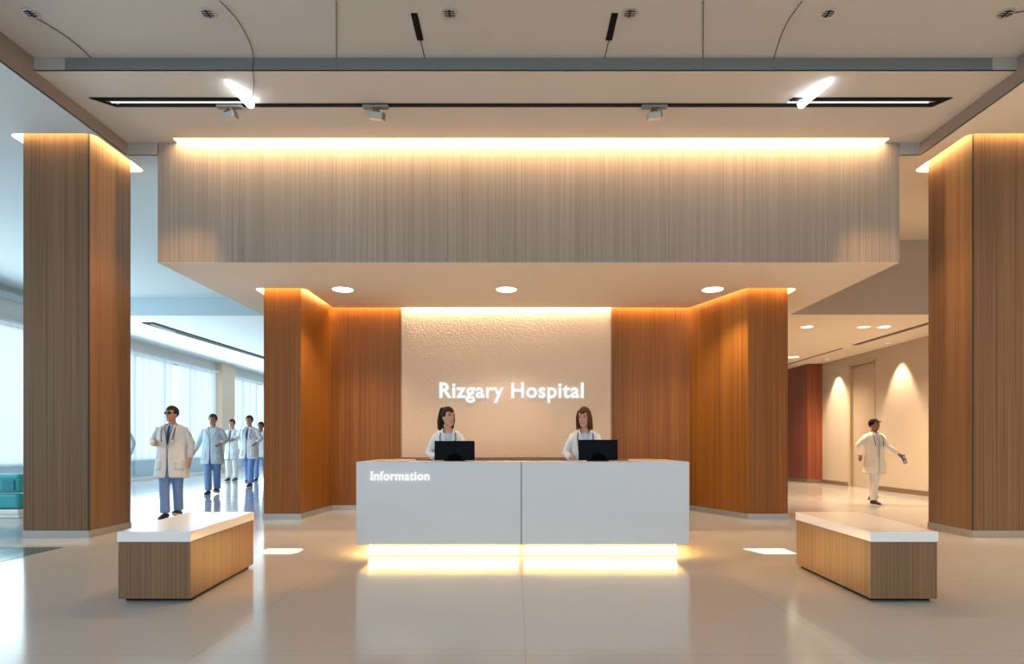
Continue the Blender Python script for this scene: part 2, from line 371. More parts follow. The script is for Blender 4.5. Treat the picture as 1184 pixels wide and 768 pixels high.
# ------------------------------------------------------------------ big pillars
def pillar(p, label):
    x0, x1, y0, y1 = p; t = thing('pillar', label, 'pillar', ((x0+x1)/2, (y0+y1)/2, 0), 'big wood pillars of the hall')
    MB().box(x0, x1, y0, y1, .09, HO+.11).build('shaft', WOOD, t, bev=.006)
    MB().box(x0-.006, x1+.006, y0-.006, y1+.006, 0, .09).build('base_trim', METAL, t)
    xs = x1 if x0 < 0 else x0
    MB().box(xs-.008, xs+.008, y0-.0035, y0+.006, .09, HO+.1).build('corner_joint', DARKG, t)
pillar(PL, 'tall square oak pillar on the left, daylit hall windows behind it')
pillar(PR, 'tall square oak pillar at the right edge, beside the corridor')

# ------------------------------------------------------------------ wall panel, credenza, sign
t = thing('wall_panel', 'pale textured plaster panel on the back wall behind the reception desk', 'wall panel', (-.17, 10.55, .92))
MB().box(-2.0, 1.65, 10.545, 10.62, .92, HS+.08).build('plaster_face', PANELM, t)
MB().box(-2.01, -1.99, 10.538, 10.6, .92, HS+.08).box(1.64, 1.66, 10.538, 10.6, .92, HS+.08).build('edge_trim', mat('panel_edge', (.35, .25, .17), .6), t)
t = thing('credenza', 'low dark wood credenza under the textured panel behind the desk', 'credenza', (0, 10.35, 0))
MB().box(-2.05, 2.3, 10.2, 10.59, .06, .87).build('body', WOODR, t)
MB().box(-2.07, 2.32, 10.17, 10.59, .87, .905).build('top', mat('credenza_top', (.16, .07, .03), .4), t)
for k in range(4):
    x = -2.0+k*1.07; d = MB().box(x, x+1.03, 10.185, 10.2, .1, .84).build('door', WOODR, t)
    MB().box(x+.9, x+.92, 10.165, 10.185, .55, .75).build('handle', CHROME, d)
def letters(text, x0, x1, ybase, caph, yface, depth, parent, m=LETTER, bold=.021):
    cu = bpy.data.curves.new('t', 'FONT'); cu.body = text; cu.size = 1; cu.offset = bold; cu.extrude = .5; cu.space_character = 1.07
    o = bpy.data.objects.new('t', cu); C.objects.link(o)
    dg = bpy.context.evaluated_depsgraph_get(); me = bpy.data.meshes.new_from_object(o.evaluated_get(dg))
    bpy.data.objects.remove(o)
    bm = bmesh.new(); bm.from_mesh(me); bmesh.ops.remove_doubles(bm, verts=bm.verts, dist=1e-5)
    xs = [v.co.x for v in bm.verts]; zs = [v.co.y for v in bm.verts]
    # cap height is the top of the first (capital) letter
    sx = (x1-x0)/(max(xs)-min(xs)); mn = min(xs)
    capt = max(v.co.y for v in bm.verts if v.co.x < mn+.35)
    sz = caph/capt
    seen = set(); isl = []
    for v in bm.verts:
        if v in seen: continue
        st = [v]; comp = []; seen.add(v)
        while st:
            a = st.pop(); comp.append(a)
            for e in a.link_edges:
                b = e.other_vert(a)
                if b not in seen: seen.add(b); st.append(b)
        isl.append([min(a.co.x for a in comp), max(a.co.x for a in comp), comp])
    isl.sort(key=lambda c: c[0]); grp = []
    for c in isl:
        if grp and c[0] < grp[-1][1]-.35*min(c[1]-c[0], grp[-1][1]-grp[-1][0]):
            grp[-1][1] = max(grp[-1][1], c[1]); grp[-1][2] += c[2]
        else: grp.append([c[0], c[1], list(c[2])])
    for gp in grp:
        vs = gp[2]; idx = {v: i for i, v in enumerate(vs)}
        fs = [tuple(idx[v] for v in f.verts) for f in bm.faces if f.verts[0] in idx]
        mb = MB(); mb.add([(x0+(v.co.x-mn)*sx, yface+(-.5-v.co.z)*depth, ybase+v.co.y*sz) for v in vs], fs)
        mb.build('letter', m, parent)
    bm.free()
t = thing('wall_sign', 'white raised letters reading Rizgary Hospital on the textured panel', 'sign', (-.1, 10.5, 2.0))
letters('Rizgary Hospital', -1.335, 1.17, 1.965, .26, 10.545, .05, t)
# ------------------------------------------------------------------ reception desk
DX0, DX1, DY, DT, DB = -1.60, 1.73, 6.05, .977, .147
t = desk = thing('reception_desk', 'white reception desk floating over a glowing light strip', 'desk', (.06, 6.4, 0))
MB().box(DX0, .045, DY, DY+.06, DB, DT-.002).build('front_panel', WHITE, t, bev=.004)
MB().box(.055, DX1, DY, DY+.06, DB, DT-.002).build('front_panel', WHITE, t, bev=.004)
MB().box(.043, .057, DY+.012, DY+.06, DB, DT-.004).build('joint', mat('joint_grey', (.25, .26, .28), .6), t)
MB().box(DX0, DX0+.42, DY+.06, DY+1.05, DT-.05, DT).build('counter_wing', STONE, t, bev=.004)
MB().box(DX1-.42, DX1, DY+.06, DY+1.05, DT-.05, DT).build('counter_wing', STONE, t, bev=.004)
MB().box(DX0+.42, DX1-.42, DY+.06, DY+.5, DT-.04, DT-.002).build('countertop', STONE, t)
MB().box(DX0+.004, DX0+.05, DY+.06, DY+1.05, DB, DT-.05).build('end_panel', WHITE, t)
MB().box(DX1-.05, DX1-.004, DY+.06, DY+1.05, DB, DT-.05).build('end_panel', WHITE, t)
MB().box(DX0+.05, DX1-.05, DY+.06, DY+.60, DB, DB+.03).build('underside', WHITE, t)
MB().box(DX0+.42, DX1-.42, DY+.5, DY+.95, .70, .735).build('work_surface', WOODN, t)
MB().box(DX0+.12, DX1-.12, DY+.13, DY+1.0, 0, DB).build('plinth', mat('plinth_white', (.35, .30, .24), .5), t)
MB().box(DX0+.10, .02, DY+.095, DY+.125, .034, .102).build('light_strip', L_DESK, t)
MB().box(.08, DX1-.10, DY+.095, DY+.125, .034, .102).build('light_strip', L_DESK, t)
MB().box(DX0+.09, DX0+.11, DY+.2, DY+.95, .03, DB-.003).build('end_light_strip', L_END, t)
MB().box(DX1-.11, DX1-.09, DY+.2, DY+.95, .03, DB-.003).build('end_light_strip', L_END, t)
le = bpy.data.objects.new('information_lettering', None); C.objects.link(le); le.parent = desk; le['_b'] = list(desk.location)
letters('Information', -1.452, -.868, .793, .088, DY, .014, le, bold=.018)
MB().box(-1.458, -1.428, DY-.0145, DY-.001, .793, .806).build('letter_serif', LETTER, le)
MB().box(-1.458, -1.428, DY-.0145, DY-.001, .868, .881).build('letter_serif', LETTER, le)

# monitors on the desk
def monitor(x0, x1, h, label):
    xc = (x0+x1)/2; y = 6.32; t = thing('monitor', label, 'monitor', (xc, y, DT), 'black monitors on the reception desk')
    z = DT
    MB().box(x0, x1, y-.012, y+.012, z+.008, z+h).build('casing', MONB, t, bev=.004)
    MB().box(x0+.012, x1-.012, y+.012, y+.014, z+.02, z+h-.01).build('screen', mat('screen_glass', (.02, .025, .03), .1), t)
    s = MB(); P = [(xc+.075*math.cos(PI*k/10), z+.008+.075*math.sin(PI*k/10)) for k in range(11)]
    s.add([(a, y-.016, b) for a, b in P]+[(a, y-.012, b) for a, b in P], [tuple(range(11)), tuple(range(21, 10, -1))]+[(i, i+1, i+12, i+11) for i in range(10)])
    s.build('stand_bracket', mat('bracket_black', (.002, .002, .002), .8, spec=.02), t)
    MB().box(xc-.11, xc+.11, y-.03, y+.07, z, z+.008).build('foot', MONB, t)
monitor(-.853, -.435, .21, 'black monitor in front of the dark-haired woman with tied-back hair')
monitor(.650, 1.058, .222, 'black monitor in front of the woman with long auburn hair')
for x, lb in ((-.64, 'black keyboard behind the left desk monitor'), (.85, 'black keyboard behind the right desk monitor')):
    t = thing('keyboard', lb, 'keyboard', (x, 6.66, .735)); MB().box(x-.2, x+.2, 6.6, 6.73, .735, .75).build('base', MONB, t)
    kk = MB()
    for i in range(12):
        for j in range(4): kk.box(x-.19+i*.032, x-.164+i*.032, 6.607+j*.03, 6.631+j*.03, .75, .756)
    kk.build('keys', mat('key_grey', (.05, .05, .06), .5), t)

# ------------------------------------------------------------------ benches
def bench(c, label):
    (ax, ay), (bx, by), (cx, cy), (dx, dy) = c
    ctr = Vector(((ax+bx+cx+dx)/4, (ay+by+cy+dy)/4)); t = thing('bench', label, 'bench', (ctr.x, ctr.y, 0), 'wood benches with white tops')
    def sc(k, w=0): return [tuple(ctr+(Vector(p)-ctr)*(1+k)) for p in c]
    MB().prism(sc(-.10), 0, .03).build('plinth', BLACK, t)
    MB().prism(sc(-.01), .025, .44).build('body', WOODB, t, bev=.004)
    MB().prism(sc(.006), .44, .515).build('seat_slab', STONE, t, bev=.006)
bench([(-2.90, 4.40), (-2.37, 4.40), (-2.47, 5.70), (-3.09, 5.70)], 'oak bench with a white top slab, standing left of the desk')
bench([(2.577, 4.40), (3.067, 4.40), (3.24, 5.70), (2.63, 5.70)], 'oak bench with a white top slab, standing right of the desk')
# bright reflections on the floor, imitated by thin glowing patches
for x0, x1, lb in ((-2.74, -2.32, 'glowing patch imitating a bright reflection on the floor beside the left bench'), (2.50, 2.95, 'glowing patch imitating a bright reflection on the floor beside the right bench')):
    t = thing('floor_glow_patch', lb, 'floor light patch', ((x0+x1)/2, 6.5, 0))
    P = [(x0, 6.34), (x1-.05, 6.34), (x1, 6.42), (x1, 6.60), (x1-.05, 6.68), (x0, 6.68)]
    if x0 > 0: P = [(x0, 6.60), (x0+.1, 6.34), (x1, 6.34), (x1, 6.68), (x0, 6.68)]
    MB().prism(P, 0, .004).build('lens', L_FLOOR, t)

# ------------------------------------------------------------------ ceiling fittings
def disc(mb, x, y, z, r, dz, n=24):
    mb.prism([(x+r*math.cos(2*PI*k/n), y+r*math.sin(2*PI*k/n)) for k in range(n)], z-dz, z); return mb
def ring(mb, x, y, z, r0, r1, dz, n=24):
    R = []
    for r, h in ((r0, 0), (r0, -dz), (r1, -dz), (r1, 0)):
        R.append([Vector((x+r*math.cos(2*PI*k/n), y+r*math.sin(2*PI*k/n), z+h)) for k in range(n)])
    return mb.rings(R, False)
for x, lb in ((-2.65, 'left of the three round downlights under the wood-clad box'), (-.15, 'middle of the three round downlights under the wood-clad box'), (3.0, 'right of the three round downlights under the wood-clad box')):
    y = 9.25; t = thing('downlight', lb, 'downlight', (x, y, HS), 'downlights over the reception')
    ring(MB(), x, y, HS, .155, .17, .008).build('trim_ring', CEILS, t); disc(MB(), x, y, HS, .155, .004).build('lens', L_DOWN, t)
    spot('downlight_beam', (x, y, HS-.03), (x, y, 0), 230, SOFTW, 112, .8, .1)
cd = [(5.93, 12.35, .11, L_DOWN, 'downlight over the corridor, nearest the right wood wing'), (7.09, 12.35, .12, L_DIM, 'unlit-looking pale downlight in the middle of the corridor ceiling'),
      (7.50, 12.35, .11, L_DOWN, 'downlight over the corridor, nearest the grey ceiling slot'), (7.6, 16.6, .13, L_DOWN, 'small far downlight at the deep end of the corridor ceiling')]
for x, y, r, m, lb in cd:
    t = thing('downlight', lb, 'downlight', (x, y, HR), 'corridor downlights')
    ring(MB(), x, y, HR, r, r+.015, .008).build('trim_ring', CEILS, t); disc(MB(), x, y, HR, r, .004).build('lens', m, t)
    if m is L_DOWN: spot('downlight_beam', (x, y, HR-.03), (x, y, 0), 640, (1, .72, .45), 140, .9, .1)
# wall washers of the corridor
for y in (14.3, 17.1):
    t = thing('wall_washer', 'small recessed wall washer lighting the corridor wall %s the door' % ('before' if y < 15 else 'beyond'), 'downlight', (8.75, y, HR))
    ring(MB(), 8.78, y, HR, .05, .065, .006).build('trim_ring', CEILS, t); disc(MB(), 8.78, y, HR, .05, .003).build('lens', L_DIM, t)
    spot('washer_beam', (8.72, y, HR-.04), (9.1, y, 1.4), 260, (1, .78, .52), 62, .6, .03)
for x, lb in zip((-4.58, -2.91, -.63, 1.07, 2.94, 4.62), ('at the top left corner, a thin cable running from it', 'second from the left in the near ceiling', 'in the near ceiling just right of the left black slot',
                 'in the near ceiling just right of the right black slot', 'fifth from the left in the near ceiling', 'at the top right corner of the near ceiling')):
    y = 5.71; t = thing('recessed_spot', 'small chrome recessed spot '+lb, 'downlight', (x, y, HN), 'unlit chrome spots in the near ceiling')
    ring(MB(), x, y, HN, .056, .072, .01).build('trim_ring', mat('dark_chrome', (.65, .65, .66), .35, .8), t)
    disc(MB(), x, y, HN, .056, .003).build('reflector', mat('reflector_silver', (.62, .62, .62), .4), t)
    gg = MB()
    for k in (-1, 0, 1): gg.box(x-.05, x+.05, y+k*.028-.0045, y+k*.028+.0045, HN-.008, HN-.004)
    gg.box(x-.006, x+.006, y-.05, y+.05, HN-.009, HN-.004); gg.build('grille', BLACK, t)
# black slots in the near ceiling
for x, sg, lb in ((-.965, 1, 'black linear diffuser slot left of centre in the near ceiling'), (.93, -1, 'black linear diffuser slot right of centre in the near ceiling')):
    t = thing('slot_diffuser', lb, 'diffuser', (x, 5.9, HN), 'black slots in the near ceiling')
    MB().box(x-.032, x+.032, 5.71, 6.09, HN-.006, HN).build('slot', BLACK, t)
    MB().box(x-.004, x+.004, 6.09, 6.37, HN-.003, HN).build('seam', DARKG, t)
def cable(pts, label, r=.0042):
    P = [Vector(p) for p in pts]; Q = []
    for i in range(len(P)-1):
        a = P[max(i-1, 0)]; b = P[i]; c = P[i+1]; d = P[min(i+2, len(P)-1)]
        for k in range(6):
            u = k/6; Q.append(.5*((2*b)+(c-a)*u+(2*a-5*b+4*c-d)*u*u+(3*b-a-3*c+d)*u**3))
    Q.append(P[-1]); o = MB().tube(Q, [r]*len(Q), 6, False).build('ceiling_cable', mat('cable_grey', (.07, .07, .07), .6), base=tuple(P[0]), smooth=True)
    return tag(o, label, 'cable', 'thin cables along the ceiling')
zc = HN-.008
def cp(px, py): d = 4.07*700/(514-py); return ((px-597)*d/700, min(d, STEP-.01), zc)
cable([cp(40, 19), cp(70, 37), cp(90, 52), cp(105, 66)], 'thin cable curving from the top left chrome spot to the ceiling step')
cable([cp(254, 0), cp(272, 19), cp(284, 38), cp(291, 55), cp(293, 66), (-2.765, STEP-.012, HC+.03), (-2.77, STEP-.01, HC-.004), (-2.86, 6.6, HC-.008), (-2.99, 6.86, HC-.012)], 'thin cable curving down to the bright lamp on the left')
cable([cp(389, 0), cp(389, 33), cp(389, 66), (-1.89, STEP-.012, HC+.01)], 'thin straight cable left of the left black slot')
cable([cp(813, 0), cp(813, 33), cp(813, 66), (1.965, STEP-.012, HC+.05)], 'thin straight cable right of the right black slot')
cable([cp(928, 0), cp(914, 19), cp(904, 38), cp(895, 66), (2.71, STEP-.012, HC+.005)], 'thin cable curving from the top edge to the ceiling step on the right')
cable([cp(1184, 12), cp(1174, 14), cp(1166, 17)], 'short thin cable at the top right chrome spot')
# the long track
t = thing('light_track', 'long black track along the ceiling above the grey wood fascia', 'light track', (.1, 6.96, HC))
MB().prism([(-4.66, 7.05), (-4.58, 6.99), (4.75, 6.99), (4.84, 7.05)], HC-.012, HC).build('rail', BLACK, t)
MB().prism([(-4.85, 6.87), (-3.15, 6.87), (-3.15, 6.93), (-4.76, 6.93), (-4.62, 7.0), (-4.66, 7.05)], HC-.012, HC).build('end_frame', BLACK, t)
MB().prism([(4.95, 6.87), (3.15, 6.87), (3.12, 6.93), (4.86, 6.93), (4.74, 7.0), (4.84, 7.05)], HC-.012, HC).build('end_frame', BLACK, t)
MB().box(-4.66, -3.1, 6.945, 6.975, HC-.008, HC).build('light_line', L_SLOT, t)
MB().box(3.12, 4.74, 6.945, 6.975, HC-.008, HC).build('light_line', L_SLOT, t)
def track_spot(x, tilt, label):
    y = 7.02; z = HC-.012; t = thing('track_spotlight', label, 'spotlight', (x, y, z), 'small track spotlights')
    MB().box(x-.15, x+.15, y-.035, y+.035, z-.03, z).build('adapter', mat('adapter_grey', (.22, .21, .20), .4), t, bev=.008)
    MB().tube([(x, y, z-.03), (x, y, z-.075)], [.035, .035], 12, False).box(x-.055, x+.055, y-.03, y+.03, z-.085, z-.07).build('yoke', mat('yoke_bronze', (.20, .15, .11), .35, .7), t)
    M = Matrix.Translation((x+tilt*.02, y, z-.12)) @ Matrix.Rotation(tilt*.35, 4, 'Y') @ Matrix.Rotation(.2, 4, 'X')
    MB().box(-.075, .075, -.05, .05, -.035, .035).xf(M).build('head', mat('head_silver', (.42, .41, .39), .3, .6), t, bev=.006)
    MB().box(-.066, .066, -.043, .043, -.037, -.035).xf(M).build('lens', mat('lens_glass', (.75, .75, .73), .15), t)
    MB().box(.078, .092, -.045, .045, -.03, .04).xf(M).build('side_fin', mat('yoke_bronze', (.2, .15, .11)), t)
def beam(loc, target, power, ang): spot('added_warm_beam', loc, target, power, (1, .52, .20), ang, .7, .03)  # orange light added to warm the inner sides of pillars and benches
beam((-3.32, 7.06, HC-.2), (-5.30, 7.75, 2.0), 220, 52); beam((3.6, 7.06, HC-.2), (5.66, 7.75, 2.0), 220, 52)
beam((-.63, 5.71, HN-.03), (-2.42, 5.3, .25), 380, 22); beam((1.07, 5.71, HN-.03), (2.60, 5.3, .25), 380, 22)
track_spot(-3.32, -.7, 'small silver track spotlight below the bright lamp on the left')
track_spot(-1.63, .4, 'small silver track spotlight left of centre under the black track')
track_spot(1.60, -.3, 'small silver track spotlight right of centre under the black track')
for a, b, lb in (((-3.04, 6.92), (-3.13, 6.56), 'dazzling cold white lamp at the left end of the black track'), ((3.26, 6.92), (3.39, 6.52), 'dazzling cold white lamp at the right end of the black track')):
    z = HC-.05; t = thing('bright_lamp', lb, 'lamp', (a[0], a[1], HC), 'dazzling lamps on the track')
    MB().tube([(a[0], a[1], z), (a[0]*.7+b[0]*.3, a[1]*.7+b[1]*.3, z), (b[0], b[1], z+.01)], [.045, .03, .012], 14).build('bulb', L_TUBE, t, smooth=True)
    MB().tube([(a[0], a[1]+.03, z), (a[0], a[1]+.03, HC-.014)], [.018, .018], 10, False).build('holder', CHROME, t)
# slots in the gallery and corridor ceilings
t = thing('slot_diffuser', 'long black slot running along the daylit ceiling on the left', 'diffuser', (-9.9, 20, HL))
MB().add([(-10.2, 16.5, HL-.03), (-9.9, 16.5, HL-.03), (-9.50, 24.5, HL-.03), (-9.72, 24.5, HL-.03), (-10.2, 16.5, HL-.001), (-9.9, 16.5, HL-.001), (-9.50, 24.5, HL-.001), (-9.72, 24.5, HL-.001)],
   [(0,1,2,3), (4,5,6,7), (0,1,5,4), (1,2,6,5), (2,3,7,6), (3,0,4,7)]).build('slot', BLACK, t)
MB().box(-10.04, -10.01, 16.6, 17.8, HL-.034, HL-.03).build('slat', METAL, t)
t = thing('slot_diffuser', 'dark double slot in the corridor ceiling above the walking man', 'diffuser', (8.1, 13, HR))
MB().box(8.10, 8.15, 11.3, 14.6, HR-.006, HR).box(8.2, 8.24, 11.3, 14.6, HR-.006, HR).build('slot', BLACK, t)
MB().box(8.15, 8.20, 11.3, 14.6, HR-.005, HR).build('divider', mat('slot_grey', (.3, .27, .24), .6), t)
t = thing('slot_diffuser', 'thin dark slot at the far end of the corridor ceiling', 'diffuser', (8.1, 17, HR))
MB().box(8.10, 8.16, 15.1, 20, HR-.006, HR).build('slot', BLACK, t)

# ------------------------------------------------------------------ curtains
def curtain(y0, y1, z0, z1, label, fold=.42):
    n = int((y1-y0)/.04); A = []; B = []
    for i in range(n+1):
        y = y0+(y1-y0)*i/n; x = XW+.10+.045*math.sin(2*PI*y/fold+math.sin(y*3.1))+.02*math.sin(y*37)
        A.append((x, y, z0)); B.append((x+.01*math.sin(y*9), y, z1))
    mb = MB(); mb.add(A+B, [(i, i+1, n+2+i, n+1+i) for i in range(n)])
    o = mb.build('curtain', CURT, base=(XW+.1, y0, z0), smooth=True, recalc=False); return tag(o, label, 'curtain', 'sheer curtains at the side windows')
curtain(7.3, 9.9, .62, 4.05, 'sheer white curtain left of the left pillar, behind the teal sofa')
curtain(10.2, 15.1, .62, 4.05, 'sheer white curtain hidden mostly behind the left pillar')
curtain(16.3, 18.6, .62, 4.05, 'sheer white curtain beside the right edge of the left pillar')
curtain(18.9, 21.4, .62, 4.05, 'sheer white curtain behind the man in glasses')
curtain(21.6, 24.4, .62, 4.05, 'sheer white curtain left of the beige wall pier')
curtain(25.9, 28.4, .62, 4.05, 'sheer white curtain right of the beige wall pier')
curtain(28.6, 31.4, .62, 4.05, 'farthest sheer white curtain, beside the left wood wing')
struct('trim_3', MB().box(XW, XW+.25, 24.6, 25.7, 0, HL), mat('pier_beige', (.75, .58, .44), .8))
for a, b in ((16.2, 24.5), (25.8, 31.5), (7.2, 15.2)):
    struct('trim_4', MB().box(XW+.16, XW+.30, a, b, 0, .10), mat('sill_white', (.82, .85, .86), .5))

for a, b in WIN[2:]: struct('trim_5', MB().box(XW, XW+.18, a, b, 4.05, 4.10), mat('rail_white', (.7, .75, .78), .5))

# ------------------------------------------------------------------ teal sofa
t = thing('sofa', 'teal waiting-room sofa with a white base beyond the left pillar', 'sofa', (-8.5, 9.7, 0))
MB().box(-9.4, -7.72, 9.4, 10.15, .0, .06).box(-9.4, -7.72, 9.38, 10.17, .06, .14).build('base', STONE, t, bev=.02)
MB().box(-9.38, -7.74, 9.40, 10.12, .15, .38).build('seat_cushion', TEAL, t, bev=.04)
MB().box(-9.38, -7.74, 9.42, 9.62, .39, .69).build('backrest', TEAL, t, bev=.05)
MB().box(-7.98, -7.80, 9.392, 9.402, .44, .60).build('armrest_seam', mat('teal_dark', (.02, .25, .30), .5), t)

# ------------------------------------------------------------------ people
SKIN = mat('skin', (.62, .34, .22), .5); SKIND = mat('skin_dark', (.30, .14, .08), .5)
HAIRB = mat('hair_dark_brown', (.030, .014, .009), .7, spec=.15, bump=.5, bscale=60); HAIRA = mat('hair_auburn', (.11, .040, .018), .7, spec=.15, bump=.5, bscale=60)
HAIRM = mat('hair_brown', (.06, .04, .03), .7, spec=.15, bump=.5, bscale=60); HAIRK = mat('hair_black', (.008, .007, .007), .7, spec=.1, bump=.4, bscale=60)
COATW = mat('white_coat_cotton', (.80, .83, .86), .8, bump=.25, bscale=14); COATB = mat('pale_blue_gown', (.60, .74, .84), .8, bump=.25, bscale=14)
SCRUB = mat('blue_scrubs', (.20, .33, .66), .8, bump=.3, bscale=14); WTROU = mat('white_trousers', (.80, .80, .78), .8, bump=.3, bscale=14)
SHOE = mat('black_shoe', (.012, .012, .015), .4); SOLE = mat('white_sole', (.75, .75, .75), .6)
STET = mat('stethoscope_rubber', (.02, .03, .07), .4); TIE = mat('navy_tie', (.03, .05, .16), .6); SHIRT = mat('pale_shirt', (.55, .68, .85), .8)
EYEW = mat('eye_white', (.45, .43, .40), .3); DARKE = mat('iris_dark', (.02, .012, .01), .2); LIP = mat('lip', (.40, .13, .10), .5)
def hand(mb, wrist, d, u, curl=.5, s=1, lens=(.075, .085, .080, .062)):
    """palm from the wrist along d, fingers fanned along u (u points to the thumb side), curling to the palm normal"""
    w0 = Vector(wrist); d = Vector(d).normalized(); u = Vector(u); u = (u-d*u.dot(d)).normalized(); n = d.cross(u).normalized()
    mb.tube([w0-d*.02, w0+d*.03, w0+d*.085], [(.028, .020), (.038, .016), (.041, .013)], 12, True, u)
    for k, L in enumerate(lens):
        b = w0+d*(.085-.004*abs(k-1))+u*(.031-.0205*k); a = curl*(.8+.12*k)
        dirs = [(d*math.cos(a*.5)+n*math.sin(a*.5)), (d*math.cos(a*1.3)+n*math.sin(a*1.3)), (d*math.cos(a*1.9)+n*math.sin(a*1.9))]
        p1 = b+dirs[0]*L*.45; p2 = p1+dirs[1]*L*.32; p3 = p2+dirs[2]*L*.24
        mb.tube([b-d*.02, b, p1, p2, p3], [.0095, .0095, .009, .008, .007], 8)
    tb = w0+d*.025+u*.03; t1 = tb+(d*.55+u*.75+n*.25).normalized()*.035; t2 = t1+(d*.9+u*.25+n*.4).normalized()*.03
    mb.tube([w0+d*.012+u*.012, tb, t1, t2], [.014, .013, .011, .009], 8)
def remesh(o, v, it=2):
    m = o.modifiers.new('remesh', 'REMESH'); m.mode = 'VOXEL'; m.voxel_size = v; m.use_smooth_shade = True
    s = o.modifiers.new('smooth', 'SMOOTH'); s.factor = .5; s.iterations = it
def person(label, loc, H, rz=0, R=None, L=None, legs=None, skin=SKIN, hair=('short', HAIRM), coat=COATW, under=SCRUB, trousers=SCRUB,
           hem=.62, tie=False, steth=True, glasses=False, yaw=0, pitch=0, female=False, shoe=SHOE, badge=False, vox=.0075, wide=1.0, handR=None, handL=None):
    """faces -Y; R is the arm at -X, L the arm at +X: (elbow, wrist)"""
    s = H/1.75
    t = thing('person', label, 'person', loc, local=True); t.rotation_euler = (0, 0, rz)
    Sm = Matrix.Scale(s, 4)
    R = R or ((-.265, .03, 1.15), (-.27, -.07, .90)); L = L or ((.265, .03, 1.15), (.27, -.07, .90))
    legs = legs or (((-.10, -.02, .48), (-.10, .02, .09), 0), ((.10, -.02, .48), (.10, .02, .09), 0))
    shx = (.150 if female else .175)*wide; thin = .86 if female else 1
    def bd(mb, name, m, par=t, smooth=True, **k): return mb.xf(Sm).build(name, m, par, smooth=smooth, **k)
    HM = Matrix.Translation((0, .01, 1.50)) @ Matrix.Rotation(yaw, 4, 'Z') @ Matrix.Rotation(pitch, 4, 'X') @ Matrix.Translation((0, -.01, -1.50))
    # body: one continuous surface
    b = MB()
    b.tube([(0, 0, .90), (0, 0, 1.0), (0, 0, 1.10), (0, 0, 1.25), (0, .0, 1.38), (0, .005, 1.44)],
           [(.155*thin, .10), (.15*thin, .10), (.13*thin*wide, .095*wide), (.150*thin, .10), (.150*thin, .085), (.085*thin, .06)], 20)
    hd = MB()
    hw = .93 if female else 1
    hd.rings([[Vector((rx*hw*math.cos(2*PI*j/18), cy+ry*math.sin(2*PI*j/18), z)) for j in range(18)] for z, rx, ry, cy in
        ((1.512, .026, .022, -.058), (1.525, .045, .045, -.042), (1.55, .058, .068, -.022), (1.58, .066, .082, -.010), (1.61, .070, .090, -.004), (1.645, .074, .096, 0),
         (1.685, .073, .095, .004), (1.715, .062, .080, .008), (1.737, .043, .055, .010), (1.75, .018, .022, .010))])
    hd.tube([(0, -.092, 1.650), (0, -.105, 1.622), (0, -.113, 1.603)], [.006, .009, .012], 8)
    hd.tube([(-.016, -.098, 1.601), (.016, -.098, 1.601)], [.008, .008], 8)
    hd.tube([(-.042, -.074, 1.662), (0, -.090, 1.660), (.042, -.074, 1.662)], [.008, .008, .008], 8)
    hd.tube([(-.02, -.077, 1.566), (.02, -.077, 1.566)], [.008, .008], 8)
    for sx in (-1, 1): hd.ell((sx*.072*hw, .008, 1.622), (.011, .020, .031), 10, 8)
    hd.xf(HM); b.add(hd.v, hd.f)
    nk = .047 if female else .056
    b.tube([(0, .02, 1.42), (0, .012, 1.49), HM @ Vector((0, .005, 1.56))], [(nk*1.25, nk*1.1), nk, nk*.98], 14)
    for (el, wr), sx, hh in ((R, -1, handR), (L, 1, handL)):
        sh = Vector((sx*shx*.80, .005, 1.385)); el = Vector(el); wr = Vector(wr)
        b.tube([sh, sh.lerp(el, .5), el, el.lerp(wr, .35), wr], [.042*thin, .042*thin, .038*thin, .038*thin, .026*thin], 12)
        dd = (wr-el).normalized()
        if hh: hand(b, wr, hh[0], hh[1], hh[2])
        else: hand(b, wr, dd, (0, -1, .15), .55*(1 if sx > 0 else -1)*-1 if False else .5)
    for (kn, an, lift), sx in zip(legs, (-1, 1)):
        hp = Vector((sx*.09, 0, .90)); kn = Vector(kn); an = Vector(an)
        b.tube([hp, hp.lerp(kn, .5), kn, kn.lerp(an, .35), an], [.085, .072, .052, .052, .034], 12)
        b.tube([an+Vector((0, .03, -.045)), an+Vector((0, -.06, -.052)), an+Vector((0, -.14, -.062))], [(.032, .032), (.036, .026), (.036, .016)], 10)
    body = bd(b, 'body', skin); remesh(body, vox*s)
    # face
    for sx in (-1, 1):
        e = bd(MB().ell((sx*.031, -.0835, 1.640), (.0125, .007, .0062), 10, 8).xf(HM), 'eye', EYEW)
        bd(MB().ell((sx*.031, -.0885, 1.640), (.0078, .005, .0062), 8, 6).xf(HM), 'iris', DARKE, e)
        bd(MB().tube([(sx*.018, -.0900, 1.645), (sx*.031, -.0915, 1.648), (sx*.046, -.082, 1.644)], [.0024, .0034, .0022], 6).xf(HM), 'eyelid', DARKE, e)
        bd(MB().tube([(sx*.014, -.096, 1.661), (sx*.033, -.092, 1.667), (sx*.052, -.076, 1.660)], [.0035, .0045, .003], 6).xf(HM), 'eyebrow', hair[1])
    bd(MB().tube([(-.024, -.084, 1.563), (0, -.089, 1.565), (.024, -.084, 1.563)], [(.004, .0035), (.0075, .005), (.004, .0035)], 8, True, (0, 0, 1)).xf(HM), 'mouth', LIP)
    # hair
    h = MB(); n, mm = 24, 16; RR = []
